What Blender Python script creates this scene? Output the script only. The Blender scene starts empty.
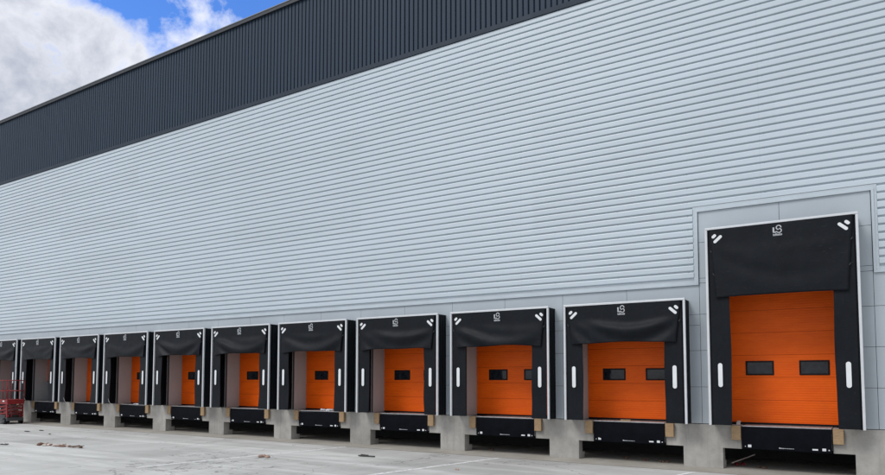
import bpy, bmesh, math, random
from mathutils import Vector, Matrix, noise
random.seed(7)
sc = bpy.context.scene
COL = sc.collection
PI = math.pi
ZD = 1.15            # dock height: bottom of the shelters
WY = 0.52            # outer face of the wall
DOORY = 1.265
PITCH = 3.8638
C = [0.0] + [-3.932 - k*PITCH for k in range(10)]   # dock centres, right to left
RIB = 0.1917

# ------------------------------------------------------------------ materials
class NT:
    def __init__(s, m):
        s.t = m.node_tree; s.n = s.t.nodes; s.l = s.t.links
        s.b = s.n.get('Principled BSDF')
    def new(s, typ, ins=None, **kw):
        n = s.n.new(typ)
        for k, v in kw.items(): setattr(n, k, v)
        for k, v in (ins or {}).items():
            if isinstance(v, bpy.types.NodeSocket): s.l.new(v, n.inputs[k])
            else: n.inputs[k].default_value = v
        return n
    def math(s, op, a, b=0.0, c=None, clamp=False):
        n = s.n.new('ShaderNodeMath'); n.operation = op; n.use_clamp = clamp
        for i, v in enumerate([a, b] + ([c] if c is not None else [])):
            if isinstance(v, bpy.types.NodeSocket): s.l.new(v, n.inputs[i])
            else: n.inputs[i].default_value = v
        return n.outputs[0]
    def coords(s, scale=(1,1,1), rot=(0,0,0)):
        tc = s.n.new('ShaderNodeTexCoord')
        mp = s.new('ShaderNodeMapping', {'Vector': tc.outputs['Object'], 'Scale': scale, 'Rotation': rot})
        return mp.outputs[0]
    def noise(s, vec, scale, detail=4, rough=.55, dist=0.0):
        n = s.new('ShaderNodeTexNoise', {'Vector': vec, 'Scale': scale, 'Detail': detail, 'Roughness': rough, 'Distortion': dist})
        return n.outputs['Fac']
    def ramp(s, fac, stops):
        n = s.n.new('ShaderNodeValToRGB'); s.l.new(fac, n.inputs[0])
        e = n.color_ramp.elements
        while len(e) < len(stops): e.new(.5)
        for el, (p, c) in zip(e, stops):
            el.position = p; el.color = (c if hasattr(c, '__len__') else (c, c, c)) + ((1,) if hasattr(c, '__len__') else (1,)) if hasattr(c, '__len__') else (c, c, c, 1)
        return n.outputs[0]
    def mix(s, fac, a, b, mode='MIX'):
        n = s.n.new('ShaderNodeMix'); n.data_type = 'RGBA'; n.blend_type = mode
        for sock, v in ((n.inputs[0], fac), (n.inputs[6], a), (n.inputs[7], b)):
            if isinstance(v, bpy.types.NodeSocket): s.l.new(v, sock)
            else: sock.default_value = v if not hasattr(v, '__len__') or len(v) == 4 else tuple(v) + (1,)
        return n.outputs[2]
    def bump(s, h, strength=.3, dist=.01, prev=None):
        ins = {'Height': h, 'Strength': strength, 'Distance': dist}
        if prev: ins['Normal'] = prev
        return s.new('ShaderNodeBump', ins).outputs[0]

def mat(name, col, rough=.6, metal=0.0, spec=.5):
    m = bpy.data.materials.new(name); m.use_nodes = True
    t = NT(m); b = t.b
    b.inputs['Base Color'].default_value = tuple(col) + (1,)
    b.inputs['Roughness'].default_value = rough; b.inputs['Metallic'].default_value = metal
    b.inputs['Specular IOR Level'].default_value = spec
    return m, t

def varied(name, col, rough=.6, metal=0.0, amt=.15, scale=3.0, bump=0.0, bscale=40, spec=.5, stretch=(1,1,1)):
    m, t = mat(name, col, rough, metal, spec)
    v = t.coords(stretch)
    f = t.noise(v, scale, 6, .6)
    lo = tuple(c*(1-amt) for c in col); hi = tuple(min(1, c*(1+amt)) for c in col)
    t.l.new(t.ramp(f, [(.3, lo), (.7, hi)]), t.b.inputs['Base Color'])
    r = t.math('MULTIPLY_ADD', t.noise(v, scale*2.3, 4), .2, rough-.1, clamp=True)
    t.l.new(r, t.b.inputs['Roughness'])
    if bump: t.l.new(t.bump(t.noise(v, bscale, 4), bump, .01), t.b.inputs['Normal'])
    return m

def m_cladding(name, col, rough, horiz=True, period=RIB, metal=0.0, spec=.5):
    m, t = mat(name, col, rough, metal, spec)
    tc = t.n.new('ShaderNodeTexCoord'); o = tc.outputs['Object']
    sep = t.new('ShaderNodeSeparateXYZ', {'Vector': o})
    X, Z = sep.outputs['X'], sep.outputs['Z']
    v1 = t.new('ShaderNodeMapping', {'Vector': o, 'Scale': (.12, .12, .5) if horiz else (.6, .6, .08)}).outputs[0]
    big = t.noise(v1, 1.0, 3)
    v2 = t.new('ShaderNodeMapping', {'Vector': o, 'Scale': (.5, .5, 3.0) if horiz else (4, 4, .3)}).outputs[0]
    fine = t.noise(v2, 1.5, 5)
    # each sheet (about one metre of cover) takes the paint a touch differently
    a, bb = (Z, X) if horiz else (X, Z)
    cell = t.math('FLOOR', t.math('DIVIDE', a, period*5))
    cell2 = t.math('FLOOR', t.math('DIVIDE', bb, 6.8))
    cv = t.new('ShaderNodeCombineXYZ', {'X': cell, 'Y': cell2}).outputs[0]
    wn = t.new('ShaderNodeTexWhiteNoise', {'Vector': cv}, noise_dimensions='3D').outputs['Value']
    k = t.math('ADD', t.math('MULTIPLY', big, .16), t.math('MULTIPLY', fine, .10))
    k = t.math('ADD', k, t.math('MULTIPLY', wn, .05))
    k = t.math('ADD', k, .845)
    base = t.mix(1.0, tuple(col), t.new('ShaderNodeCombineColor', {'Red': k, 'Green': k, 'Blue': k}).outputs[0], 'MULTIPLY')
    # fastener heads and sheet laps
    if horiz:
        fx = t.math('ABSOLUTE', t.math('SUBTRACT', t.math('FRACT', t.math('DIVIDE', t.math('ADD', X, 200.05), 1.93)), .5))
        fx = t.math('MULTIPLY', fx, 1.93)
        fz = t.math('ABSOLUTE', t.math('SUBTRACT', t.math('FRACT', t.math('DIVIDE', t.math('ADD', Z, 19.17*5-6.96+.03), period*2)), .5))
        fz = t.math('MULTIPLY', fz, period*2)
        d = t.math('SQRT', t.math('ADD', t.math('POWER', fx, 2), t.math('POWER', fz, 2)))
        dot = t.math('LESS_THAN', d, .016)
        base = t.mix(t.math('MULTIPLY', dot, .6), base, (.12, .13, .15))
        lx = t.math('MULTIPLY', t.math('ABSOLUTE', t.math('SUBTRACT', t.math('FRACT', t.math('DIVIDE', t.math('ADD', X, 201.), 6.8)), .5)), 6.8)
        lap = t.math('LESS_THAN', lx, .006)
        base = t.mix(t.math('MULTIPLY', lap, .16), base, (.2, .22, .25))
    t.l.new(base, t.b.inputs['Base Color'])
    r = t.math('MULTIPLY_ADD', t.noise(v2, 3.0, 4), .16, rough-.08)
    t.l.new(r, t.b.inputs['Roughness'])
    v3 = t.new('ShaderNodeMapping', {'Vector': o, 'Scale': (.45, 1, 2.2) if horiz else (3, 1, .4)}).outputs[0]
    t.l.new(t.bump(t.noise(v3, 1.6, 3), .35, .02), t.b.inputs['Normal'])
    return m

M = {}
M['clad'] = m_cladding('silver_cladding', (.47, .535, .58), .34)
M['dark_clad'] = m_cladding('dark_cladding', (.018, .033, .054), .55, horiz=False, spec=.22)
M['panel'] = varied('flat_panel', (.40, .45, .485), .40, amt=.05, scale=.7, bump=.05, bscale=2)
M['flash'] = varied('flashing', (.44, .50, .54), .38, amt=.06, scale=1)
M['dark_flash'] = varied('dark_flashing', (.020, .031, .047), .6, amt=.1, scale=1, spec=.25)
M['coping'] = varied('coping_paint', (.16, .18, .19), .5, amt=.1)
M['gutter'] = varied('gutter_paint', (.012, .016, .022), .5, amt=.1)
M['joint'] = varied('joint_gasket', (.04, .045, .05), .8)
M['steel'] = varied('galvanised_steel', (.42, .43, .44), .45, .6, amt=.25, scale=5)
M['trim'] = varied('aluminium_trim', (.56, .58, .60), .4, .1, amt=.06, scale=4)
M['inside'] = varied('interior_dark', (.03, .03, .03), .9)
M['reveal'] = varied('reveal_lining', (.40, .382, .372), .7, amt=.07, scale=1.5, stretch=(1, 1, .4))
M['reveal_grey'] = varied('reveal_lining_grey', (.30, .31, .32), .7, amt=.07, scale=1.5)
M['white'] = varied('white_vinyl', (.68, .70, .71), .5, amt=.06)
M['print'] = varied('white_print', (.40, .42, .44), .6, amt=.2, scale=14)
M['lip'] = varied('navy_lip', (.0026, .0034, .0058), .6, amt=.3, scale=5, bump=.15, bscale=12, spec=.07)
M['plate'] = varied('leveller_plate', (.25, .25, .25), .5, .3, amt=.4, scale=6, bump=.3, bscale=60)
M['wood'] = varied('tan_bumper', (.33, .225, .125), .85, amt=.18, scale=9, bump=.2, bscale=30, stretch=(1, 1, 3))
M['red'] = varied('red_paint', (.20, .006, .007), .55, amt=.25, scale=5)
M['black'] = varied('black_rubber', (.008, .008, .009), .6, amt=.3, spec=.15)
M['grey_metal'] = varied('grey_metal', (.06, .062, .066), .5, .4, amt=.3)
M['debris_brown'] = varied('brown_rubble', (.13, .07, .045), .9, amt=.6, scale=8, bump=.5)
M['debris_pale'] = varied('pale_rubble', (.5, .44, .4), .9, amt=.3, scale=8, bump=.5)
M['rag'] = varied('pinkish_rag', (.36, .25, .2), .9, amt=.3, scale=20, bump=.4)
M['stick'] = varied('dark_offcut', (.05, .05, .045), .8, amt=.4, scale=9)
M['film'] = varied('crumpled_film', (.6, .62, .66), .25, amt=.25, scale=15)

def m_fabric():
    m, t = mat('black_shelter_fabric', (.010, .0135, .019), .55, 0, .16)
    v = t.coords()
    f = t.noise(v, 1.7, 6, .62)
    c = t.ramp(f, [(.3, (.0028, .0042, .0066)), (.72, (.0062, .0082, .0114))])
    # dusty scuffs, stronger low down where lorries rub
    d = t.noise(t.coords((1, 1, 2.6)), 5.5, 8, .75)
    s = t.ramp(d, [(.6, (0, 0, 0)), (.74, (1, 1, 1))])
    c2 = t.mix(t.math('MULTIPLY', s, .22), c, (.10, .105, .11))
    t.l.new(c2, t.b.inputs['Base Color'])
    # hand-and-lorry rub marks near the bottom hems
    sp = t.new('ShaderNodeSeparateXYZ', {'Vector': v})
    e = t.noise(t.coords((3.0, 1, 9)), 2.2, 8, .7)
    e = t.math('MULTIPLY', t.ramp(e, [(.58, (0, 0, 0)), (.72, (1, 1, 1))]), .22)
    c3 = t.mix(e, c2, (.05, .054, .06)); t.l.new(c3, t.b.inputs['Base Color'])
    t.l.new(t.math('MULTIPLY_ADD', d, .3, .38), t.b.inputs['Roughness'])
    n1 = t.bump(t.noise(t.coords((1, 1, .55)), 2.6, 3), .5, .03)
    n2 = t.bump(t.noise(v, 160, 2), .12, .003, n1)
    t.l.new(n2, t.b.inputs['Normal'])
    return m
M['fabric'] = m_fabric()

def m_orange():
    m, t = mat('orange_door_panel', (.86, .17, .005), .48, 0, .2)
    v = t.coords((.6, .6, 2.5))
    f = t.noise(v, 2.0, 5, .6)
    c = t.ramp(f, [(.3, (.73, .094, .0012)), (.7, (.85, .122, .0016))])
    gr = t.noise(t.coords((1.5, 1, .5)), 1.3, 6, .7)
    c = t.mix(t.math('MULTIPLY', t.ramp(gr, [(.55, (0, 0, 0)), (.8, (1, 1, 1))]), .22), c, (.40, .09, .015))
    t.l.new(c, t.b.inputs['Base Color'])
    tc = t.n.new('ShaderNodeTexCoord')
    sep = t.new('ShaderNodeSeparateXYZ', {'Vector': tc.outputs['Object']})
    w = t.math('SINE', t.math('MULTIPLY', sep.outputs['Z'], 2*PI/.062))
    w = t.math('ADD', t.math('MULTIPLY', w, .35), t.noise(t.coords((1, 1, 6)), 12, 3))
    t.l.new(t.bump(w, .6, .007), t.b.inputs['Normal'])
    return m
M['orange'] = m_orange()

def m_glass():
    m, t = mat('dark_glazing', (.02, .024, .03), .10, 0, .35)
    v = t.coords((1, 1, 1))
    t.l.new(t.ramp(t.noise(v, 5, 5), [(.3, (.004, .005, .007)), (.75, (.022, .027, .033))]), t.b.inputs['Base Color'])
    t.l.new(t.bump(t.noise(v, 4, 2), .25, .01), t.b.inputs['Normal'])
    return m
M['glass'] = m_glass()

def m_concrete():
    m, t = mat('precast_concrete', (.3, .29, .27), .85)
    v = t.coords()
    f = t.noise(v, .9, 8, .65)
    c = t.ramp(f, [(.28, (.225, .216, .196)), (.5, (.335, .324, .298)), (.72, (.47, .455, .42))])
    st = t.noise(t.coords((5, 5, .35)), 1.6, 6, .6)
    c = t.mix(t.math('MULTIPLY', t.ramp(st, [(.5, (0, 0, 0)), (.75, (1, 1, 1))]), .35), c, (.15, .148, .14))
    pit = t.noise(v, 26, 5, .7)
    c = t.mix(t.math('MULTIPLY', t.ramp(pit, [(.58, (0, 0, 0)), (.7, (1, 1, 1))]), .22), c, (.13, .13, .125))
    t.l.new(c, t.b.inputs['Base Color'])
    t.l.new(t.bump(pit, .35, .01), t.b.inputs['Normal'])
    return m
M['concrete'] = m_concrete()

def m_yard():
    m, t = mat('yard_concrete', (.42, .42, .41), .8)
    v = t.coords()
    a = t.noise(t.coords((1, .45, 1), (0, 0, .35)), .22, 8, .6, .6)
    c = t.ramp(a, [(.28, (.35, .35, .335)), (.5, (.48, .485, .465)), (.72, (.61, .615, .59))])
    # sweeping bright drying / brushing streaks
    s = t.noise(t.coords((.18, 1.6, 1), (0, 0, -.30)), .75, 7, .62, .8)
    c = t.mix(t.math('MULTIPLY', t.ramp(s, [(.48, (0, 0, 0)), (.64, (1, 1, 1))]), .65), c, (.72, .725, .70))
    s2 = t.noise(t.coords((.9, .14, 1), (0, 0, .5)), .8, 6, .6, .5)
    c = t.mix(t.math('MULTIPLY', t.ramp(s2, [(.52, (0, 0, 0)), (.7, (1, 1, 1))]), .42), c, (.36, .357, .34))
    # blotches and small stains
    b = t.noise(v, 1.7, 8, .7)
    c = t.mix(t.math('MULTIPLY', t.ramp(b, [(.56, (0, 0, 0)), (.7, (1, 1, 1))]), .3), c, (.25, .24, .22))
    p = t.noise(v, 9, 6, .75)
    c = t.mix(t.math('MULTIPLY', t.ramp(p, [(.64, (0, 0, 0)), (.74, (1, 1, 1))]), .3), c, (.24, .23, .21))
    g = t.noise(v, 60, 3, .6)
    c = t.mix(t.math('MULTIPLY', g, .22), c, (.22, .22, .21))
    # hairline cracks
    vo = t.new('ShaderNodeTexVoronoi', {'Vector': t.new('ShaderNodeVectorMath', {0: v, 1: t.new('ShaderNodeTexNoise', {'Vector': v, 'Scale': 1.3, 'Detail': 4}).outputs['Color']}, operation='ADD').outputs[0], 'Scale': .16}, feature='DISTANCE_TO_EDGE')
    ck = t.math('LESS_THAN', vo.outputs['Distance'], .0022)
    c = t.mix(t.math('MULTIPLY', ck, .55), c, (.12, .115, .11))
    # saw-cut slab joints
    sep = t.new('ShaderNodeSeparateXYZ', {'Vector': v})
    for ax, per, off in (('X', 7.727, 200-2.0), ('Y', 6.0, 200.6)):
        q = t.math('MULTIPLY', t.math('ABSOLUTE', t.math('SUBTRACT', t.math('FRACT', t.math('DIVIDE', t.math('ADD', sep.outputs[ax], off), per)), .5)), per)
        c = t.mix(t.math('MULTIPLY', t.math('LESS_THAN', q, .012), .5), c, (.14, .135, .13))
    t.l.new(c, t.b.inputs['Base Color'])
    t.l.new(t.math('MULTIPLY_ADD', a, -.3, .92), t.b.inputs['Roughness'])
    t.l.new(t.bump(g, .25, .01, t.bump(b, .15, .02)), t.b.inputs['Normal'])
    return m
M['yard'] = m_yard()

def m_apron():
    m, t = mat('apron_concrete', (.33, .31, .27), .9)
    v = t.coords()
    a = t.noise(v, .8, 8, .65)
    c = t.ramp(a, [(.3, (.27, .25, .215)), (.7, (.42, .395, .35))])
    p = t.noise(v, 12, 6, .75)
    c = t.mix(t.math('MULTIPLY', t.ramp(p, [(.55, (0, 0, 0)), (.68, (1, 1, 1))]), .45), c, (.13, .125, .115))
    sep = t.new('ShaderNodeSeparateXYZ', {'Vector': v})
    gap = t.math('LESS_THAN', sep.outputs['Y'], t.math('ADD', -.452, t.math('MULTIPLY', a, .03)))
    c = t.mix(t.math('MULTIPLY', gap, .75), c, (.07, .066, .06))
    t.l.new(c, t.b.inputs['Base Color'])
    t.l.new(t.bump(p, .4, .012), t.b.inputs['Normal'])
    return m
M['apron'] = m_apron()

def m_line():
    m, t = mat('worn_line_paint', (.86, .87, .86), .6)
    f = t.noise(t.coords(), 5, 8, .75)
    al = t.ramp(f, [(.26, (0, 0, 0)), (.50, (.9, .9, .9))])
    t.l.new(al, t.b.inputs['Alpha'])
    return m
M['line'] = m_line()

# ------------------------------------------------------------------ mesh helpers
def box(bm, x0, x1, y0, y1, z0, z1):
    vs = [bm.verts.new(p) for p in ((x0,y0,z0),(x1,y0,z0),(x1,y1,z0),(x0,y1,z0),(x0,y0,z1),(x1,y0,z1),(x1,y1,z1),(x0,y1,z1))]
    for f in ((3,2,1,0),(4,5,6,7),(0,1,5,4),(1,2,6,5),(2,3,7,6),(3,0,4,7)):
        bm.faces.new([vs[i] for i in f])
    return vs
def bar(bm, a, b, w, h=None, up=(0,0,1)):
    a, b = Vector(a), Vector(b); h = h or w
    d = (b-a).normalized(); u = Vector(up)
    if abs(d.dot(u)) > .95: u = Vector((1,0,0))
    s = d.cross(u).normalized(); u = s.cross(d)
    vs = []
    for p in (a, b):
        for i, j in ((-1,-1),(1,-1),(1,1),(-1,1)): vs.append(bm.verts.new(p + s*i*w/2 + u*j*h/2))
    for f in ((3,2,1,0),(4,5,6,7),(0,1,5,4),(1,2,6,5),(2,3,7,6),(3,0,4,7)):
        bm.faces.new([vs[i] for i in f])
def tube(bm, pts, r, n=8):
    pts = [Vector(p) for p in pts]; rings = []
    for i, p in enumerate(pts):
        d = (pts[min(i+1, len(pts)-1)] - pts[max(i-1, 0)]).normalized()
        u = Vector((0,0,1)) if abs(d.z) < .9 else Vector((1,0,0))
        s = d.cross(u).normalized(); u = s.cross(d)
        rings.append([bm.verts.new(p + s*r*math.cos(2*PI*k/n) + u*r*math.sin(2*PI*k/n)) for k in range(n)])
    for a, b in zip(rings, rings[1:]):
        for k in range(n): bm.faces.new((a[k], a[(k+1)%n], b[(k+1)%n], b[k]))
    bm.faces.new(rings[0][::-1]); bm.faces.new(rings[-1])
def prism_xz(bm, poly, y0, y1):
    a = [bm.verts.new((x, y0, z)) for x, z in poly]; b = [bm.verts.new((x, y1, z)) for x, z in poly]
    bm.faces.new(a); bm.faces.new(b[::-1])
    n = len(poly)
    for i in range(n): bm.faces.new((a[i], b[i], b[(i+1)%n], a[(i+1)%n]))
def pill(cx, cz, ln, w, ang, n=8):
    pts = []
    for e, s in ((1, -PI/2), (-1, PI/2)):
        for k in range(n+1):
            t = s + PI*k/n
            pts.append((e*(ln-w)/2 + w/2*math.cos(t), w/2*math.sin(t)))
    ca, sa = math.cos(ang), math.sin(ang)
    return [(cx + x*ca - z*sa, cz + x*sa + z*ca) for x, z in pts]
def cyl(bm, c, axis, r, h, n=24):
    m = Matrix.Translation(c) @ Vector((0,0,1)).rotation_difference(Vector(axis)).to_matrix().to_4x4()
    bmesh.ops.create_cone(bm, cap_ends=True, segments=n, radius1=r, radius2=r, depth=h, matrix=m)

def fin(name, bm, m, bevel=0.0, smooth=False, recalc=True):
    if recalc: bmesh.ops.recalc_face_normals(bm, faces=bm.faces[:])
    if bevel:
        es = [e for e in bm.edges if len(e.link_faces) == 2 and e.calc_face_angle(0) > .6]
        bmesh.ops.bevel(bm, geom=es, offset=bevel, segments=2, affect='EDGES', profile=.5)
    me = bpy.data.meshes.new(name); bm.to_mesh(me); bm.free()
    me.materials.append(m)
    if smooth:
        for p in me.polygons: p.use_smooth = True
    return me
def link(name, me, parent=None, loc=(0,0,0), rz=0):
    o = bpy.data.objects.new(name, me); COL.objects.link(o); o.location = loc
    if rz: o.rotation_euler = (0, 0, rz)
    if parent: o.parent = parent
    return o
def tag(o, label=None, cat=None, group=None, kind=None):
    for k, v in (('label', label), ('category', cat), ('group', group), ('kind', kind or ('thing' if cat else None))):
        if v: o[k] = v
    return o
def empty(name, loc, label, cat, group=None, rz=0):
    return tag(link(name, None, None, loc, rz), label, cat, group)
def boxes(name, lst, m, bevel=0.0, smooth=False):
    bm = bmesh.new()
    for b in lst: box(bm, *b)
    return fin(name, bm, m, bevel, smooth)
CACHE = {}
def cached(key, fn):
    if key not in CACHE: CACHE[key] = fn()
    return CACHE[key]

# ------------------------------------------------------------------ ground
bm = bmesh.new()
R_ = 420
box(bm, -R_, R_, -R_, R_, -.3, 0)
tag(link('ground', fin('ground', bm, M['yard'])), kind='structure')
bm = bmesh.new()
box(bm, -74, 13, -.47, 3.6, .0005, .004)
tag(link('pavement', fin('pavement', bm, M['apron'])), kind='structure')
def line_strip(p, q, w):
    bm = bmesh.new()
    p, q = Vector((p[0], p[1], 0)), Vector((q[0], q[1], 0))
    s = (q-p).normalized().cross(Vector((0,0,1)))*w/2
    n = 12
    rows = [[bm.verts.new(p.lerp(q, i/n) + k*s*(1+.25*math.sin(i*2.1+k)) + Vector((0,0,.005))) for k in (-1, 1)] for i in range(n+1)]
    for a, b in zip(rows, rows[1:]): bm.faces.new((a[0], a[1], b[1], b[0]))
    tag(link('bay_line', fin('bay_line', bm, M['line'])), kind='structure')
line_strip((-22.0, -7.0), (-19.7, -2.0), .11)
line_strip((-14.6, -7.5), (-13.4, -.5), .14)
line_strip((-8.9, -7.0), (-7.48, -.55), .13)
line_strip((-3.6, -7.0), (-2.0, -.6), .12)
line_strip((-28.6, -7.0), (-26.8, -.6), .11)

# ------------------------------------------------------------------ warehouse
XL, XR = -72.0, 12.0
ROOF = 16.29 + ZD
BAND = 12.5 + ZD
CB = 3.70 + ZD           # bottom of the ribbed cladding trim
W = empty('warehouse', (0, WY, 0), 'long silver ribbed metal warehouse with a dark vertically ribbed band under the roof', 'warehouse')
def wp(name, me, **kw):
    o = link(name, me, W, (0, -WY, 0)); tag(o, **kw); return o

# ribbed silver cladding: profile runs in z
def rib_profile(lo, hi, phase, per=RIB):
    """(pos, depth) polyline; depth 0 proud, .034 in the groove"""
    pts = []
    k = math.floor((lo-phase)/per) - 1
    while phase + k*per < hi + per:
        c = phase + k*per
        pts += [(c-.048, 0), (c-.030, .006), (c-.024, .055), (c+.014, .055), (c+.022, .004), (c+.036, 0)]
        k += 1
    inside = [p for p in pts if lo < p[0] < hi]
    def at(v):
        for a, b in zip(pts, pts[1:]):
            if a[0] <= v <= b[0]: return a[1] + (b[1]-a[1])*(v-a[0])/(b[0]-a[0])
        return 0
    return [(lo, at(lo))] + inside + [(hi, at(hi))]
def ribbed(bm, x0, x1, z0, z1, phase, nx=1, vertical=False, yf=WY-.055):
    prof = rib_profile(*((x0, x1) if vertical else (z0, z1)), phase)
    prev = None
    for v, d in prof:
        if vertical: row = [bm.verts.new((v, yf+d, z0)), bm.verts.new((v, yf+d, z1))]
        else: row = [bm.verts.new((x0 + (x1-x0)*i/nx, yf+d, v)) for i in range(nx+1)]
        if prev:
            for i in range(len(row)-1): bm.faces.new((prev[i], prev[i+1], row[i+1], row[i]))
        prev = row
PH = 5.81 + ZD - .008
bm = bmesh.new()
DT = 5.68 + ZD
ribbed(bm, XL, XR, DT+.15, BAND+.03, PH)
ribbed(bm, XL, -2.09, CB+.15, DT+.15, PH)
ribbed(bm, 2.09, XR, CB+.15, DT+.15, PH)
wp('silver_cladding', fin('silver_cladding', bm, M['clad'], recalc=False))
bm = bmesh.new()
ribbed(bm, XL, XR, BAND+.1, ROOF-.05, .03, vertical=True, yf=WY-.065)
wp('dark_cladding', fin('dark_cladding', bm, M['dark_clad'], recalc=False))
# trims
F_ = WY-.056
wp('cladding_trim', boxes('cladding_trim', [
    (XL, -1.972, F_-.004, WY, CB, CB+.055), (XL, -2.09, F_+.014, WY, CB+.055, CB+.15),
    (1.972, XR, F_-.004, WY, CB, CB+.055), (2.09, XR, F_+.014, WY, CB+.055, CB+.15),
    (-2.03, -1.972, F_-.004, WY, CB+.055, DT), (-2.09, -2.03, F_+.014, WY, CB+.055, DT),
    (1.972, 2.03, F_-.004, WY, CB+.055, DT), (2.03, 2.09, F_+.014, WY, CB+.055, DT),
    (-2.03, 2.03, F_-.004, WY, DT, DT+.055), (-2.09, -2.03, F_+.014, WY, DT, DT+.15), (2.03, 2.09, F_+.014, WY, DT, DT+.15),
    (-2.03, 2.03, F_+.014, WY, DT+.055, DT+.15)], M['flash'], .003))
wp('band_trim', boxes('band_trim', [(XL, XR, WY-.082, WY, BAND, BAND+.15), (XL, XR, WY-.092, WY-.0825, BAND-.012, BAND+.012)], M['dark_flash'], .003))
wp('coping', boxes('coping', [(XL-.1, XR+.1, WY-.17, WY+.5, ROOF+.012, ROOF+.05)], M['coping'], .004))
wp('gutter', boxes('gutter', [(XL-.1, XR+.1, WY-.15, WY+.4, ROOF-.13, ROOF+.010)], M['gutter'], .006))
# flat joint-and-panel area round the doors
OP = 1.45
HO, HO0 = ZD + 2.62, ZD + 3.75
cells = []
def opening(x0, x1, z0, z1, c, h):
    if x1 <= c-OP or x0 >= c+OP or z0 >= h: return [(x0, x1, z0, z1)]
    r = []
    if x0 < c-OP: r.append((x0, c-OP, z0, min(z1, h)))
    if x1 > c+OP: r.append((c+OP, x1, z0, min(z1, h)))
    if z1 > h: r.append((x0, x1, h, z1))
    return r
rows = [ZD + .97*k for k in range(4)] + [CB+.02]
tall = [ZD + .97*k for k in range(6)] + [DT+.02]
cols = []
edges = [1.96]
for i, c in enumerate(C): edges += [c, (c - PITCH/2 if i else -1.966)]
x = edges[-1]
while x > XL + 2: x -= PITCH/2; edges.append(x)
edges.append(XL)
def addcell(x0, x1, zs):
    for z0, z1 in zip(zs, zs[1:]):
        rs = [(x0, x1, z0, z1)]
        for i, c in enumerate(C):
            nr = []
            for r in rs: nr += opening(*r, c, HO0 if i == 0 else HO)
            rs = nr
        for r in rs:
            g = .005
            cells.append((r[0]+g, r[1]-g, WY-.012, WY+.03, r[2]+g, r[3]-g))
for i in range(len(edges)-1):
    addcell(edges[i+1], edges[i], tall if i < 2 else rows)
x = 1.96
while x < XR-.1:
    addcell(x, min(x+1.93, XR), rows); x += 1.93
wp('wall_panel', boxes('wall_panel', cells, M['panel']))
back = []
for z0, z1, sel in ((ZD-.02, HO, 0), (HO, HO0, 1)):
    xs = [XR] + sum(([c+OP, c-OP] for c in (C if sel == 0 else C[:1])), []) + [XL]
    for a, b in zip(xs[::2], xs[1::2]): back.append((b, a, WY+.005, WY+.09, z0, z1))
back.append((XL, XR, WY+.005, WY+.09, HO0, ROOF-.03))
wp('wall_core', boxes('wall_core', back, M['joint']))
# building body behind the facade
wp('building_shell', boxes('building_shell', [
    (XL, XR, WY+.1, 46, ROOF-.3, ROOF-.06), (XL, XL+.2, WY+.1, 46, 0, ROOF-.31), (XR-.2, XR, WY+.1, 46, 0, ROOF-.31),
    (XL+.21, XR-.21, 45.8, 46, 0, ROOF-.31)], M['dark_clad']))
wp('floor_slab', boxes('floor_slab', [(XL+.21, XR-.21, 1.30, 45.7, .85, ZD-.02), (XL+.21, XR-.21, 3.3, 3.5, .006, .84)], M['inside']))
# concrete dock wall
poly = [(XL, 0), (XL, ZD-.012)]
top, bot = [], []
for c in reversed(C):
    bot += [(c-1.47, 0), (c-1.47, .535), (c-1.02, .535), (c-1.02, ZD-.012)]
    bot += [(c+1.02, ZD-.012), (c+1.02, .535), (c+1.47, .535), (c+1.47, 0)]
xs = [XL] + [v for c in reversed(C) for v in (c-1.47, c+1.47)] + [XR]
for k in range(0, len(xs), 2):
    a, b = xs[k], xs[k+1]
    bm = bmesh.new()
    p = [(a, .001), (b, .001)]
    if b < XR: p += [(b, .535), (b+.45, .535), (b+.45, ZD-.012)]
    else: p += [(b, ZD-.012)]
    if a > XL: p += [(a-.45, ZD-.012), (a-.45, .535), (a, .535)]
    else: p += [(a, ZD-.012)]
    prism_xz(bm, p, .5, .8)
    wp('dock_wall', fin('dock_wall', bm, M['concrete'], .008))
    wp('footing', boxes('footing', [(a, b, .803, .98, .002, .19)], M['concrete'], .008))
for c in C:
    for s in (-1, 1): wp('pit_wall', boxes('pit_wall', [(c+s*1.06-.03, c+s*1.06+.03, .81, 1.29, .54, ZD-.02)], M['inside']))

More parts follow.
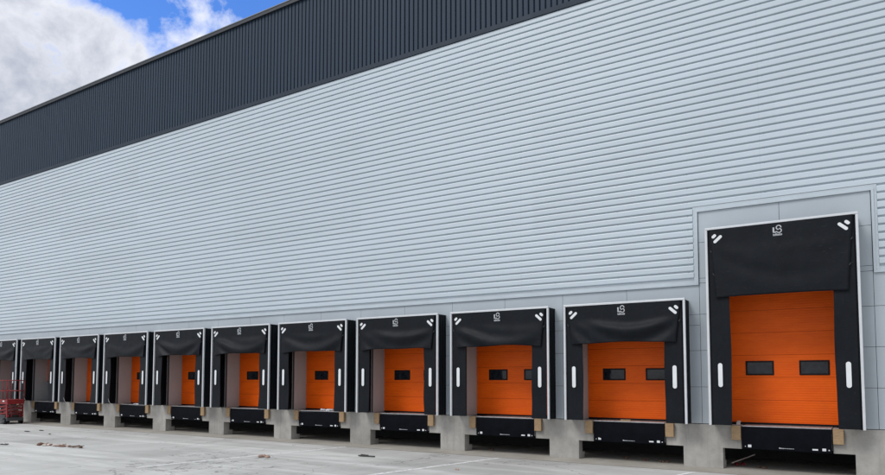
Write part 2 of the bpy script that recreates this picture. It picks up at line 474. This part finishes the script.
# ------------------------------------------------------------------ dock equipment
ORD = ['first', 'second', 'third', 'fourth', 'fifth', 'sixth', 'seventh', 'eighth', 'ninth', 'tenth', 'eleventh']
def head_mesh(i, tall):
    H = 5.09 if tall else 3.31
    zb = 3.25 if tall else 2.145
    rnd = random.Random(40+i)
    amp = {0: .012, 1: .07, 2: .065, 3: .06, 4: .06, 5: .12, 6: .09, 7: .04, 8: .10, 9: .06, 10: .07}[i]
    fr = rnd.uniform(1.6, 2.6); ph = rnd.uniform(0, 6); sk = rnd.uniform(-.12, .12); kk = rnd.uniform(.4, .75)
    bm = bmesh.new(); nx, nz = 56, 36
    rows_ = []
    for b in range(nz+1):
        v = b/nz; row = []
        for a in range(nx+1):
            u = -1 + 2*a/nx
            hw = 1.585 if v > .9 else 1.455 + .13*(v/.9)**1.2
            sag = (.05 if not tall else .03)*(1-u**4) + (0 if tall else .012*math.sin(5*u+ph))
            z0 = zb + sag
            z = z0 + (H-z0)*v
            below = H - z
            w = min(1, max(0, (below-.40)/.35)) ; w = w*w*(3-2*w)
            edge = 1-abs(u)**6
            s = z + kk*-1*(u+sk)**2
            y = -.028 - w*edge*(amp*(.55+.45*math.sin(2*PI*s*fr*.62+ph)) + amp*.35*math.sin(2*PI*(s*1.9)+ph*2+u*2))
            y -= .02*w*(1-v)
            y += .006*noise.noise(Vector((u*3+i*7, z*2, i)))*w
            row.append(bm.verts.new((u*hw, y, z)))
        rows_.append(row)
    fs = []
    for p, q in zip(rows_, rows_[1:]):
        for a in range(nx): fs.append(bm.faces.new((p[a], p[a+1], q[a+1], q[a])))
    bm.normal_update(); bmesh.ops.solidify(bm, geom=fs, thickness=-.006)
    return fin('head_curtain', bm, M['fabric'], smooth=True)
def side_mesh(s, tall, i=0):
    H = 5.06 if tall else 3.28
    bm = bmesh.new(); n = 30; rows_ = []
    for b in range(n+1):
        z = .012 + (H-.012)*b/n
        row = []
        for a in range(7):
            u = a/6; x = s*(1.60 - .46*u) 
            y = -.006*math.sin(z*2.1+s+i)*u - .012*u*math.sin(z*(2.6+.2*(i%5))+1+i*1.7) - .010*u*max(0, 1-z*1.6)*(i%3)
            y = max(y, -.014)
            if a == 6: x += s*(.009*math.sin(z*(2.5+.3*(i%4))+i) - .02*max(0, 1-z*2)*((i*7)%3-1))
            row.append(bm.verts.new((x, y, z)))
        rows_.append(row)
    fs = [bm.faces.new((p[a], p[a+1], q[a+1], q[a])) for p, q in zip(rows_, rows_[1:]) for a in range(6)]
    bm.normal_update(); bmesh.ops.solidify(bm, geom=fs, thickness=-.02*s)
    return fin('side_curtain', bm, M['fabric'], smooth=False)
def ribbon(bm, pts, w, y0, y1):
    L, Rr = [], []
    P = [Vector((p[0], 0, p[1])) for p in pts]
    for i, p in enumerate(P):
        d = (P[min(i+1, len(P)-1)] - P[max(i-1, 0)]).normalized()
        s = Vector((-d.z, 0, d.x))*w/2
        L.append(p+s); Rr.append(p-s)
    for i in range(len(P)-1):
        q = [L[i], L[i+1], Rr[i+1], Rr[i]]
        prism_xz(bm, [(v.x, v.z) for v in q], y0, y1)
def logo_mesh(tall):
    z = 4.845 if tall else 3.08
    bm = bmesh.new(); y0, y1 = -.040, -.034
    ribbon(bm, [(-.085, z+.085), (-.085, z-.035), (-.03, z-.035)], .04, y0, y1)
    cz = z+.075
    pts = [(.03+.052*math.cos(a), cz+.052*math.sin(a)) for a in [math.radians(d) for d in range(-10, 271, 20)]]
    ribbon(bm, pts, .024, y0-.001, y1)
    pts = [(.035+.055*math.cos(a), z-.005+.05*math.sin(a)) for a in [math.radians(d) for d in range(90, -171, -20)]]
    ribbon(bm, pts, .024, y0-.002, y1)
    rnd = random.Random(3); x = -.1
    while x < .085:
        w = rnd.choice((.012, .018, .022)); h = rnd.choice((.03, .036, .042))
        box(bm, x, x+w, y0, y1, z-.115, z-.115+h); x += w+.007
    box(bm, -.1, .1, y0, y1, z-.126, z-.119)
    return fin('logo', bm, M['print'])
def mk(poly, y0, y1, m='white'):
    bm = bmesh.new(); prism_xz(bm, poly, y0, y1); return fin('marker', bm, M[m])

GS = 'black dock shelters along the warehouse wall'
def shelter(i, label):
    c = C[i]; tall = i == 0; T = 'T' if tall else 'N'
    H = 5.102 if tall else 3.321
    r = empty('dock_shelter', (c, WY-.012, ZD), label, 'dock shelter', None if tall else GS)
    def p(name, me, par=r): return link(name, me, par, (0, -(WY-.012), 0) if par is r else (0,0,0))
    def trim():
        t = []
        for s in (-1, 1): t.append((min(s*1.70, s*1.64), max(s*1.70, s*1.64), -.034, .03, 0, H-.062))
        t.append((-1.70, 1.70, -.036, .03, H-.06, H))
        return boxes('trim', t, M['trim'], .010)
    p('trim', cached('trim'+T, trim))
    def cover():
        bm = bmesh.new()
        n = 7
        for s in (-1, 1):
            for k in range(n):                       # shallow bellows folds
                y0 = .032 + (WY-.012-.032)*k/n; y1 = .032 + (WY-.012-.032)*(k+1)/n
                o = .012 if k % 2 else 0
                box(bm, min(s*(1.685-o), s*(1.60-o)), max(s*(1.685-o), s*(1.60-o)), y0+.001, y1-.001, .004, H-.03)
        for k in range(n):
            y0 = .032 + (WY-.012-.032)*k/n; y1 = .032 + (WY-.012-.032)*(k+1)/n
            o = .012 if k % 2 else 0
            box(bm, -1.59, 1.59, y0+.001, y1-.001, H-.07-o, H-.012-o)
        return fin('side_cover', bm, M['fabric'], .004)
    p('side_cover', cached('cover'+T, cover))
    for s in (-1, 1):
        a, b = sorted((s*1.58, s*1.455))  # black strip over the wall stands in for shade inside the shelter
        p('wall_shade_strip', cached('shade_strip%s%d' % (T, s), lambda: boxes('wall_shade_strip', [(a, b, WY-.05, WY-.014, .01, H-.09)], M['black'])))
    for s in (-1, 1):
        sc_ = p('side_curtain', side_mesh(s, tall, i))
        z = 1.28 if tall else 1.235
        link('marker', cached('m1%s%d' % (T, s), lambda: mk(pill(s*1.40, z, .61, .105, PI/2), -.026, -.020)), sc_)
    hc = p('head_curtain', head_mesh(i, tall))
    zt = H
    for s in (-1, 1):
        link('marker', cached('m2%s%d' % (T, s), lambda: mk(pill(s*1.385, zt-.32, .255, .075, math.radians(-42*s)), -.040, -.033)), hc)
        link('marker', cached('m3%s%d' % (T, s), lambda: mk(pill(s*1.475, zt-.235, .125, .075, math.radians(-42*s)), -.040, -.033)), hc)
        for z in ([4.48, 3.88] if tall else [2.73]):
            def clip():
                bm = bmesh.new(); xx = s*1.555 if z > 4 or not tall else s*1.505
                bar(bm, (xx-s*.02, -.045, z-.03), (xx+s*.015, -.045, z+.02), .022, .012)
                return fin('strap_clip', bm, M['grey_metal'])
            link('strap_clip', cached('clip%s%d%.1f' % (T, s, z), clip), hc)
    link('logo', cached('logo'+T, lambda: logo_mesh(tall)), hc)
    if tall:
        def seam(): return boxes('seam', [(-1.50, 1.50, -.040, -.0345, 3.95, 3.962), (-1.54, 1.54, -.040, -.0345, 4.52, 4.528)], M['fabric'])
        link('seam', seam(), hc)
    if i in (7, 8, 9):
        bm = bmesh.new()
        tube(bm, [(-1.30, .012, .34), (-1.22, -.01, .22), (-1.12, -.02, .08), (-1.06, .01, .02)], .009, 6)
        p('cord', fin('cord', bm, M['print'], smooth=True))
    return r

GD = 'orange sectional doors behind the dock shelters'
def door(i, label, lift=0.0):
    c = C[i]; tall = i == 0; T = 'T' if tall else 'N'
    r = empty('sectional_door', (c, DOORY, ZD), label, 'sectional door', None if tall else GD)
    ph = .596 if tall else .512; n = 7 if tall else 6
    hh = 3.85 if tall else 2.7
    def leaf():
        bm = bmesh.new()
        for k in range(n):
            z0 = .03 + k*ph; z1 = z0 + ph - .007
            if k == 2:
                wz0, wz1 = (1.28, 1.66) if tall else (1.14, 1.49)
                if lift: pass
                for a, b in ((-1.333, -.97), (-.29, .29), (.97, 1.333)): box(bm, a, b, 0, .045, wz0-.0, wz1)
                box(bm, -1.443, 1.443, 0, .045, z0, wz0); box(bm, -1.443, 1.443, 0, .045, wz1, z1)
            else: box(bm, -1.443, 1.443, 0, .045, z0, z1)
        box(bm, -1.44, 1.44, .02, .04, .03, .03+n*ph)
        for s in (-1, 1):
            pass
        return fin('door_leaf', bm, M['orange'])
    def leaf2():
        # panels with rounded edges, windows cut; a darker joint shows between them
        bm = bmesh.new()
        for k in range(n):
            z0 = .03 + k*ph; z1 = z0 + ph - .005
            box(bm, -1.443, 1.443, 0, .045, z0, z1)
        return fin('door_leaf', bm, M['orange'], .004)
    dl = link('door_leaf', cached('leaf'+T, leaf2), r, (0, 0, lift))
    link('rubber_seal', cached('seal'+T, lambda: boxes('rubber_seal', [(-1.44, 1.44, .005, .04, -.018, .028)] + [(-1.44, 1.44, .012, .038, .03+k*ph-.010, .03+k*ph+.002) for k in range(1, n)], M['black'])), r, (0, 0, lift))
    z0, z1 = (1.28, 1.66) if tall else (1.14, 1.49)
    if not lift:
        for s in (-1, 1):
            xa, xb = (-.975, -.295) if s < 0 else (.295, .975)
            def fr():
                f = .04
                return boxes('window', [(xa, xb, -.018, -.001, z0, z0+f), (xa, xb, -.018, -.001, z1-f, z1), (xa, xa+f, -.018, -.001, z0+f, z1-f), (xb-f, xb, -.018, -.001, z0+f, z1-f)], M['black'], .004)
            w = link('window', cached('win%s%d' % (T, s), fr), r)
            link('pane', cached('pane%s%d' % (T, s), lambda: boxes('pane', [(xa+.041, xb-.041, -.006, -.002, z0+.041, z1-.041)], M['glass'])), w)
    def reveal():
        g = DOORY
        top_ = hh if not tall else hh-.12
        return boxes('reveal', [(-1.51, -1.448, .615-g, .13, -.01, top_-.08), (1.448, 1.51, .615-g, .13, -.01, top_-.08), (-1.51, 1.51, .615-g, -.02, top_-.07, top_)], M['reveal'])
    rv = cached('reveal'+T, reveal)
    if i in (9, 10):
        rv = rv.copy(); rv.materials[0] = M['reveal_grey']
    link('reveal', rv, r)
    return r

GL = 'dock levellers below the doors'
def leveller(i, label):
    c = C[i]
    r = empty('dock_leveller', (c, .5, ZD), label, 'dock leveller', GL)
    def p(name, me, par=r): return link(name, me, par, (0, -.5, 0) if par is r else (0,0,0))
    dz = [.0, .0, -.01, -.02, -.035, .0, -.02, -.03, .0, -.02, 0][i]
    p('platform', cached('plat', lambda: boxes('platform', [(-1.0, 1.0, .50, 1.255, -.055, -.022), (-1.0, 1.0, .52, .56, -.55, -.056)], M['plate'], .003)))
    def lip():
        rnd = random.Random(i*5+1); bm = bmesh.new(); nx = 24; nz = 8; rr = []
        tilt = rnd.uniform(-.012, .012)
        for b in range(nz+1):
            row = []
            for a in range(nx+1):
                u = -1+2*a/nx; v = b/nz
                top_ = -.045 + dz*(.5+.5*math.sin(u*2.2+i)) ; bot_ = -.60 + tilt*u
                y = .452 - .012*math.sin(v*PI) - .006*noise.noise(Vector((u*4, v*3, i)))
                row.append(bm.verts.new((u*.995, y, bot_ + (top_-bot_)*v)))
            rr.append(row)
        fs = [bm.faces.new((q[a], q[a+1], w[a+1], w[a])) for q, w in zip(rr, rr[1:]) for a in range(nx)]
        bm.normal_update(); bmesh.ops.solidify(bm, geom=fs, thickness=-.02)
        return fin('lip', bm, M['lip'], smooth=False)
    lp = p('lip', lip())
    p('lip_hinge', cached('hinge', lambda: boxes('lip_hinge', [(-.99, .99, .435, .498, -.032, -.012)], M['steel'], .003)))
    for k, (a, b, z0, z1) in enumerate(((.58, .70, -.555, -.52), (.79, .87, -.56, -.50), (-.86, -.78, -.555, -.49), (.92, .945, -.55, -.525), (-.93, -.91, -.545, -.525))):
        link('sticker', cached('stk%d' % k, lambda: boxes('sticker', [(a, b, .424, .431, z0, z1)], M['white'])), lp)
    def lettering():
        bm = bmesh.new(); rnd = random.Random(9); x = -.15
        while x < .17:
            w = rnd.uniform(.012, .026) if x > -.04 else .03
            z = -.552 if x > -.04 else -.556
            box(bm, x, x+w, .424, .431, z, z+(.014 if x > -.04 else rnd.uniform(.02, .04))); x += w + rnd.uniform(.003, .01)
        return fin('lettering', bm, M['print'])
    link('lettering', cached('lett', lettering), lp)
    for s in (-1, 1):
        p('bumper', cached('bump%d' % s, lambda: boxes('bumper', [(min(s*1.022, s*1.245), max(s*1.022, s*1.245), .40, .498, -.385, -.02)], M['wood'], .008)))
    return r

WHAT = ['', ' beside the tall one', '', '', '', ' with a deeply swagged head curtain', '', '', '', '', ' behind the red lift']
pos = lambda i: '%s from the right end' % ORD[i]
for i in range(11):
    if i == 0:
        shelter(0, 'extra tall black dock shelter with white trim at the right end of the row')
        door(0, 'tall orange sectional door with two small windows in the tallest dock shelter')
        leveller(0, 'navy dock leveller lip between tan bumpers under the tall orange door')
    else:
        side = {1: 'door showing both windows', 2: 'door showing one and a half windows', 3: 'door showing one window', 4: 'door with one window left of its pad',
                5: 'narrow strip of orange door with a window', 6: 'half a window showing', 7: 'sliver of window showing', 8: 'thin orange strip of door showing', 9: 'raised orange door', 10: 'door hidden in its recess'}[i]
        shelter(i, ('normal height black dock shelter%s, %s' % (WHAT[i], pos(i))))
        lb = 'orange sectional door, %s, %s' % (side, pos(i))
        if i == 9: lb = 'orange sectional door raised over a dark opening, tenth from the right end'
        door(i, lb, lift=1.02 if i == 9 else 0)
        ex = {4: ' with crumpled film on it', 1: ' with wood on top'}.get(i, '')
        leveller(i, 'navy dock leveller between two bumpers%s, %s' % (ex, pos(i)))

# ------------------------------------------------------------------ scissor lift
def scissor_lift():
    r = empty('scissor_lift', (-36.25, -.75, 0), 'red scissor lift with guard rails parked at the left end of the docks', 'scissor lift')
    L, Wd = .93, .40
    link('chassis', boxes('chassis', [(-L, L, -Wd, Wd, .16, .34), (-L+.1, L-.1, -Wd-.03, -Wd-.002, .10, .24), (-L+.35, L-.35, -Wd+.05, Wd-.05, .341, .46)], M['grey_metal'], .015), r)
    for sx in (-.68, .68):
        for sy in (-1, 1):
            bm = bmesh.new(); cyl(bm, (sx, sy*(Wd-.02), .165), (0, 1, 0), .16, .13)
            w = link('wheel', fin('wheel', bm, M['black'], .01), r)
            bm = bmesh.new(); cyl(bm, (sx, sy*(Wd+.05), .165), (0, 1, 0), .085, .02)
            link('rim', fin('rim', bm, M['grey_metal']), w)
    bm = bmesh.new()
    for sy in (-.30, .30):
        for z0, z1 in ((.42, .60), (.60, .78), (.78, .96)):
            bar(bm, (-.80, sy, z0), (.80, sy, z1), .05, .075); bar(bm, (-.80, sy+.06, z1), (.80, sy+.06, z0), .05, .075)
    link('scissor_arm', fin('scissor_arm', bm, M['red']), r)
    for sx in (-.86, .86):
        for sy in (-.37, .37):
            bm = bmesh.new(); bar(bm, (sx, sy, .35), (sx-.06*(1 if sx > 0 else -1), sy, 1.0), .12, .05, (0, 1, 0))
            link('end_post', fin('end_post', bm, M['red'], .006), r)
    bm = bmesh.new()
    for z in (.5, .66, .82):
        bar(bm, (L+.02, -.2, z), (L+.02, .2, z), .03)
    for y in (-.2, .2): bar(bm, (L+.02, y, .35), (L+.02, y, .98), .03)
    link('ladder', fin('ladder', bm, M['red']), r)
    link('platform', boxes('platform', [(-L, L, -Wd, Wd, 1.02, 1.12), (-L, L, -Wd-.006, -Wd+.02, 1.121, 1.26), (-L, L, Wd-.02, Wd+.006, 1.121, 1.26), (L-.02, L+.004, -Wd+.03, Wd-.03, 1.121, 1.26)], M['red'], .006), r)
    link('decal', boxes('decal', [(.42, .62, -Wd-.012, -Wd-.0065, 1.14, 1.21)], M['white']), r)
    bm = bmesh.new(); rr = .02
    xs_ = (-L+.02, -.42, .38, L-.02)
    for y in (-Wd+.005, Wd-.005):
        for x in xs_: tube(bm, [(x, y, 1.12), (x, y, 2.24)], rr)
        for z in (1.70, 2.24): tube(bm, [(-L+.02, y, z), (L-.02, y, z)], rr)
    for x in (-L+.02, L-.02):
        for z in (1.70, 2.24): tube(bm, [(x, -Wd+.005, z), (x, Wd-.005, z)], rr)
    link('guard_rail', fin('guard_rail', bm, M['red'], smooth=True), r)
    link('control_box', boxes('control_box', [(-.55, -.38, -Wd+.03, -Wd+.16, 1.9, 2.2)], M['black'], .015), r)
scissor_lift()

# ------------------------------------------------------------------ litter
def lump(bm, c, s, rnd, flat=1.0):
    m = Matrix.Translation(c) @ Matrix.Rotation(rnd.uniform(0, 6), 4, 'Z') @ Matrix.Diagonal((s[0], s[1], s[2]*flat, 1))
    ret = bmesh.ops.create_icosphere(bm, subdivisions=2, radius=1, matrix=m)
    for v in ret['verts']:
        d = (v.co - Vector(c)); v.co = Vector(c) + d*(1 + .45*noise.noise(v.co*9 + Vector((rnd.random(), 0, 0))))
        if v.co.z < .006: v.co.z = .006
rnd = random.Random(5)
t = empty('debris_pile', (-21.9, -5.6, 0), 'low pile of brown rubble and splintered wood lying on the concrete yard', 'debris')
bm = bmesh.new(); bm2 = bmesh.new()
for k in range(46):
    u = rnd.random(); x = -.95 + 2.5*u**1.15 - .25; y = rnd.gauss(0, .10*(1.2-u)) + .18*(u-.5)
    s = rnd.uniform(.025, .085)*(1.25-u*.7)
    lump(bm if rnd.random() < .62 else bm2, (x, y, s*.35), (s*rnd.uniform(1, 2), s, s*.7), rnd)
link('rubble', fin('rubble', bm, M['debris_brown']), t); link('pale_chip', fin('pale_chip', bm2, M['debris_pale']), t)
bm = bmesh.new()
for k in range(9):
    a = rnd.uniform(-.5, .5); x = rnd.uniform(-.9, 1.1); l = rnd.uniform(.15, .4)
    bar(bm, (x, rnd.uniform(-.1, .1), .03), (x+l*math.cos(a), l*math.sin(a), rnd.uniform(.03, .09)), .035, .02)
link('splinter', fin('splinter', bm, M['debris_brown']), t)
bm = bmesh.new(); rnd = random.Random(8)
for k in range(7): lump(bm, (rnd.uniform(-.18, .18), rnd.uniform(-.08, .08), .03), (rnd.uniform(.05, .1), .06, .05), rnd)
tag(link('rag', fin('rag', bm, M['rag'], smooth=True), None, (-13.42, -4.15, 0)), 'small crumpled pinkish brown rag on the concrete in mid yard', 'rag')
bm = bmesh.new()
bar(bm, (-.27, -.03, .03), (.27, .05, .022), .09, .03); bar(bm, (-.2, .0, .058), (.05, .03, .05), .05, .02)
tag(link('offcut', fin('offcut', bm, M['stick'], .006), None, (-10.98, -2.4, 0)), 'dark flat offcut strip lying near the middle docks', 'offcut')
def scrap(x, y, l, w, m, label, name='scrap', a=.2, h=.03):
    bm = bmesh.new(); rn = random.Random(int(x*100))
    for k in range(4): lump(bm, (rn.uniform(-l/2, l/2)*math.cos(a), rn.uniform(-l/2, l/2)*math.sin(a), h*.3), (l*.3, w*.6, h), rn)
    tag(link(name, fin(name, bm, M[m]), None, (x, y, 0)), label, 'litter')
scrap(-29.5, -3.0, .30, .06, 'stick', 'small dark scrap on the yard in front of the red lift')
scrap(-29.5, -2.4, .24, .07, 'stick', 'tiny dark scrap nearest the dock wall beside the red lift')
scrap(-24.05, -6.35, .42, .06, 'stick', 'thin dark scrap at the left edge of the yard')
scrap(-7.2, -3.4, .09, .05, 'rag', 'small brown clod on the yard near the third dock from the right')
scrap(-27.2, -3.2, .12, .05, 'stick', 'small dark clod to the right of the two scraps by the lift')
# objects lying in the pits and on the levellers
t = empty('pit_rubbish', (-1.2, 1.35, 0), 'red rubbish with a pale stick lying in the pit under the tall door', 'rubbish')
bm = bmesh.new(); rnd = random.Random(2)
for k in range(4): lump(bm, (rnd.uniform(-.12, .08), rnd.uniform(-.1, .1), .04), (.05, .05, .04), rnd)
link('red_lump', fin('red_lump', bm, M['red']), t)
bm = bmesh.new(); bar(bm, (-.15, -.3, .10), (.35, .2, .30), .035, .02); link('stick', fin('stick', bm, M['debris_pale']), t)
for k, (x, y) in enumerate(((-.6, 1.1), (-3.6, 1.2), (-3.1, 1.0), (-4.3, 1.3), (-8.6, 1.1))):
    bm = bmesh.new(); rnd = random.Random(k+30)
    for q in range(4): lump(bm, (rnd.uniform(-.1, .1), rnd.uniform(-.1, .1), .02), (.05, .04, .035), rnd)
    tag(link('rubble_scrap', fin('rubble_scrap', bm, M['debris_brown']), None, (x, y, .004)),
        ['small brown rubble scrap in the pit under the tall door', 'brown rubble scrap in the pit under the second door from the right, middle one', 'brown rubble scrap in the pit under the second door from the right, rightmost one',
         'brown rubble scrap in the pit under the second door from the right, leftmost one', 'brown rubble scrap in the pit under the third door from the right'][k], 'rubble')
tag(link('wood_block', boxes('wood_block', [(-.14, .14, -.05, .05, 0, .05)], M['wood'], .006), None, (-4.05, .62, ZD-.021), .15), 'small tan wood block lying on the second leveller from the right', 'wood block')
tag(link('wood_block', boxes('wood_block', [(-.05, .05, -.05, .05, 0, .07), (-.03, .06, -.04, .03, .071, .11)], M['debris_pale'], .006), None, (-1.12, .75, ZD-.02), .15), 'small pale block at the bottom left corner of the tall orange door', 'wood block')
bm = bmesh.new(); rnd = random.Random(12)
for k in range(9): lump(bm, (rnd.uniform(-.35, .35), rnd.uniform(-.06, .1), .03), (rnd.uniform(.05, .12), .06, rnd.uniform(.03, .07)), rnd)
tag(link('plastic_film', fin('plastic_film', bm, M['film']), None, (C[4]+.15, .7, ZD-.022)), 'crumpled pale plastic film on the fifth leveller from the right', 'plastic film')
bm = bmesh.new(); rnd = random.Random(14)
for k in range(6): lump(bm, (rnd.uniform(-.4, .4), rnd.uniform(-.06, .1), .02), (rnd.uniform(.06, .12), .06, .03), rnd)
tag(link('plastic_film', fin('plastic_film', bm, M['film']), None, (C[7]+.1, .7, ZD-.022)), 'flattened pale plastic film on the eighth leveller from the right', 'plastic film')

# ------------------------------------------------------------------ world: sky with broken cloud
SUN = Vector((-.30, -.52, .66)).normalized()
elev = math.asin(SUN.z); rot = math.atan2(SUN.x, SUN.y)
w = bpy.data.worlds.new('World'); sc.world = w; w.use_nodes = True
nt = w.node_tree; nt.nodes.clear()
class _W: pass
t = NT.__new__(NT); t.t = nt; t.n = nt.nodes; t.l = nt.links; t.b = None
tc = t.n.new('ShaderNodeTexCoord')
sky = t.new('ShaderNodeTexSky', sky_type='NISHITA', sun_disc=False, sun_elevation=elev, sun_rotation=rot, altitude=50, air_density=1.0, dust_density=.6, ozone_density=1.6)
gen = tc.outputs['Generated']
sep = t.new('ShaderNodeSeparateXYZ', {'Vector': gen})
# project directions on a cloud layer so that clouds flatten towards the horizon
zc = t.math('MAXIMUM', sep.outputs['Z'], .04)
px = t.math('DIVIDE', sep.outputs['X'], t.math('ADD', zc, .12)); py = t.math('DIVIDE', sep.outputs['Y'], t.math('ADD', zc, .12))
vec = t.new('ShaderNodeCombineXYZ', {'X': px, 'Y': py, 'Z': t.math('MULTIPLY', zc, 1.5)}).outputs[0]
n1 = t.noise(vec, 1.15, 9, .58, .35)
n2 = t.noise(gen, 9.0, 10, .60, .15)
# a blue break in the cloud, a patch of sky centred on one bearing
br = t.new('ShaderNodeVectorMath', {0: gen, 1: Vector((-.655, .575, .49)).normalized()}, operation='DOT_PRODUCT').outputs['Value']
ang = t.math('ARCCOSINE', t.math('MINIMUM', br, .9999))
hole = t.math('SUBTRACT', 1.0, t.math('DIVIDE', ang, .17), clamp=True)
dens = t.math('ADD', t.math('MULTIPLY', n1, .5), t.math('MULTIPLY', n2, .5))
dens = t.math('ADD', dens, .06)
brb = t.new('ShaderNodeVectorMath', {0: gen, 1: Vector((-.752, .468, .464)).normalized()}, operation='DOT_PRODUCT').outputs['Value']
hole2 = t.math('SUBTRACT', 1.0, t.math('DIVIDE', t.math('ARCCOSINE', t.math('MINIMUM', brb, .9999)), .085), clamp=True)
dens = t.math('SUBTRACT', dens, t.math('MULTIPLY', hole, .24))
dens = t.math('SUBTRACT', dens, t.math('MULTIPLY', hole2, .15))
cov = t.ramp(dens, [(.43, (0, 0, 0)), (.51, (1, 1, 1))])
br2 = t.new('ShaderNodeVectorMath', {0: gen, 1: Vector((-.83, .40, .38)).normalized()}, operation='DOT_PRODUCT').outputs['Value']
dk = t.math('SUBTRACT', 1.0, t.math('DIVIDE', t.math('ARCCOSINE', t.math('MINIMUM', br2, .9999)), .20), clamp=True)
shade = t.math('ADD', t.math('MULTIPLY', n2, .30), t.math('MULTIPLY', dens, .70))
shade = t.math('ADD', shade, t.math('MULTIPLY', dk, .14))
cc = t.ramp(shade, [(.46, (10.2, 10.3, 10.6)), (.55, (7.8, 8.0, 8.6)), (.69, (4.3, 4.6, 5.5))])
cm = t.mix(cov, t.mix(1.0, sky.outputs[0], (.75, 1.25, 2.1), 'MULTIPLY'), cc)
bg = t.new('ShaderNodeBackground', {'Color': cm, 'Strength': .108})
out = t.n.new('ShaderNodeOutputWorld'); t.l.new(bg.outputs[0], out.inputs[0])
ld = bpy.data.lights.new('sun', 'SUN'); ld.energy = 1.5; ld.angle = math.radians(22); ld.color = (1, .97, .92)
lo = bpy.data.objects.new('sun', ld); COL.objects.link(lo)
lo.rotation_euler = SUN.to_track_quat('Z', 'Y').to_euler()

# ------------------------------------------------------------------ camera
cd = bpy.data.cameras.new('camera'); cam = bpy.data.objects.new('camera', cd); COL.objects.link(cam); sc.camera = cam
cd.sensor_width = 36; cd.sensor_fit = 'HORIZONTAL'; cd.lens = 664.57/885*36
cd.shift_y = (339.0-237.5)/885; cd.shift_x = -(443.66-442.5)/885
cd.clip_end = 2000; cd.clip_start = .1
Rv = Vector((.846944, .531682, 0)).normalized(); Fv = Vector((-.530745, .845457, .0592609)).normalized(); Uv = Rv.cross(Fv)
m4 = Matrix((Rv, Uv, -Fv)).transposed().to_4x4(); m4.translation = Vector((1.6477, -18.1606, 2.3468))
cam.matrix_world = m4
vs = sc.view_settings
vs.view_transform = 'Standard'; vs.look = 'None'; vs.exposure = .1; vs.gamma = 1; vs.use_curve_mapping = False
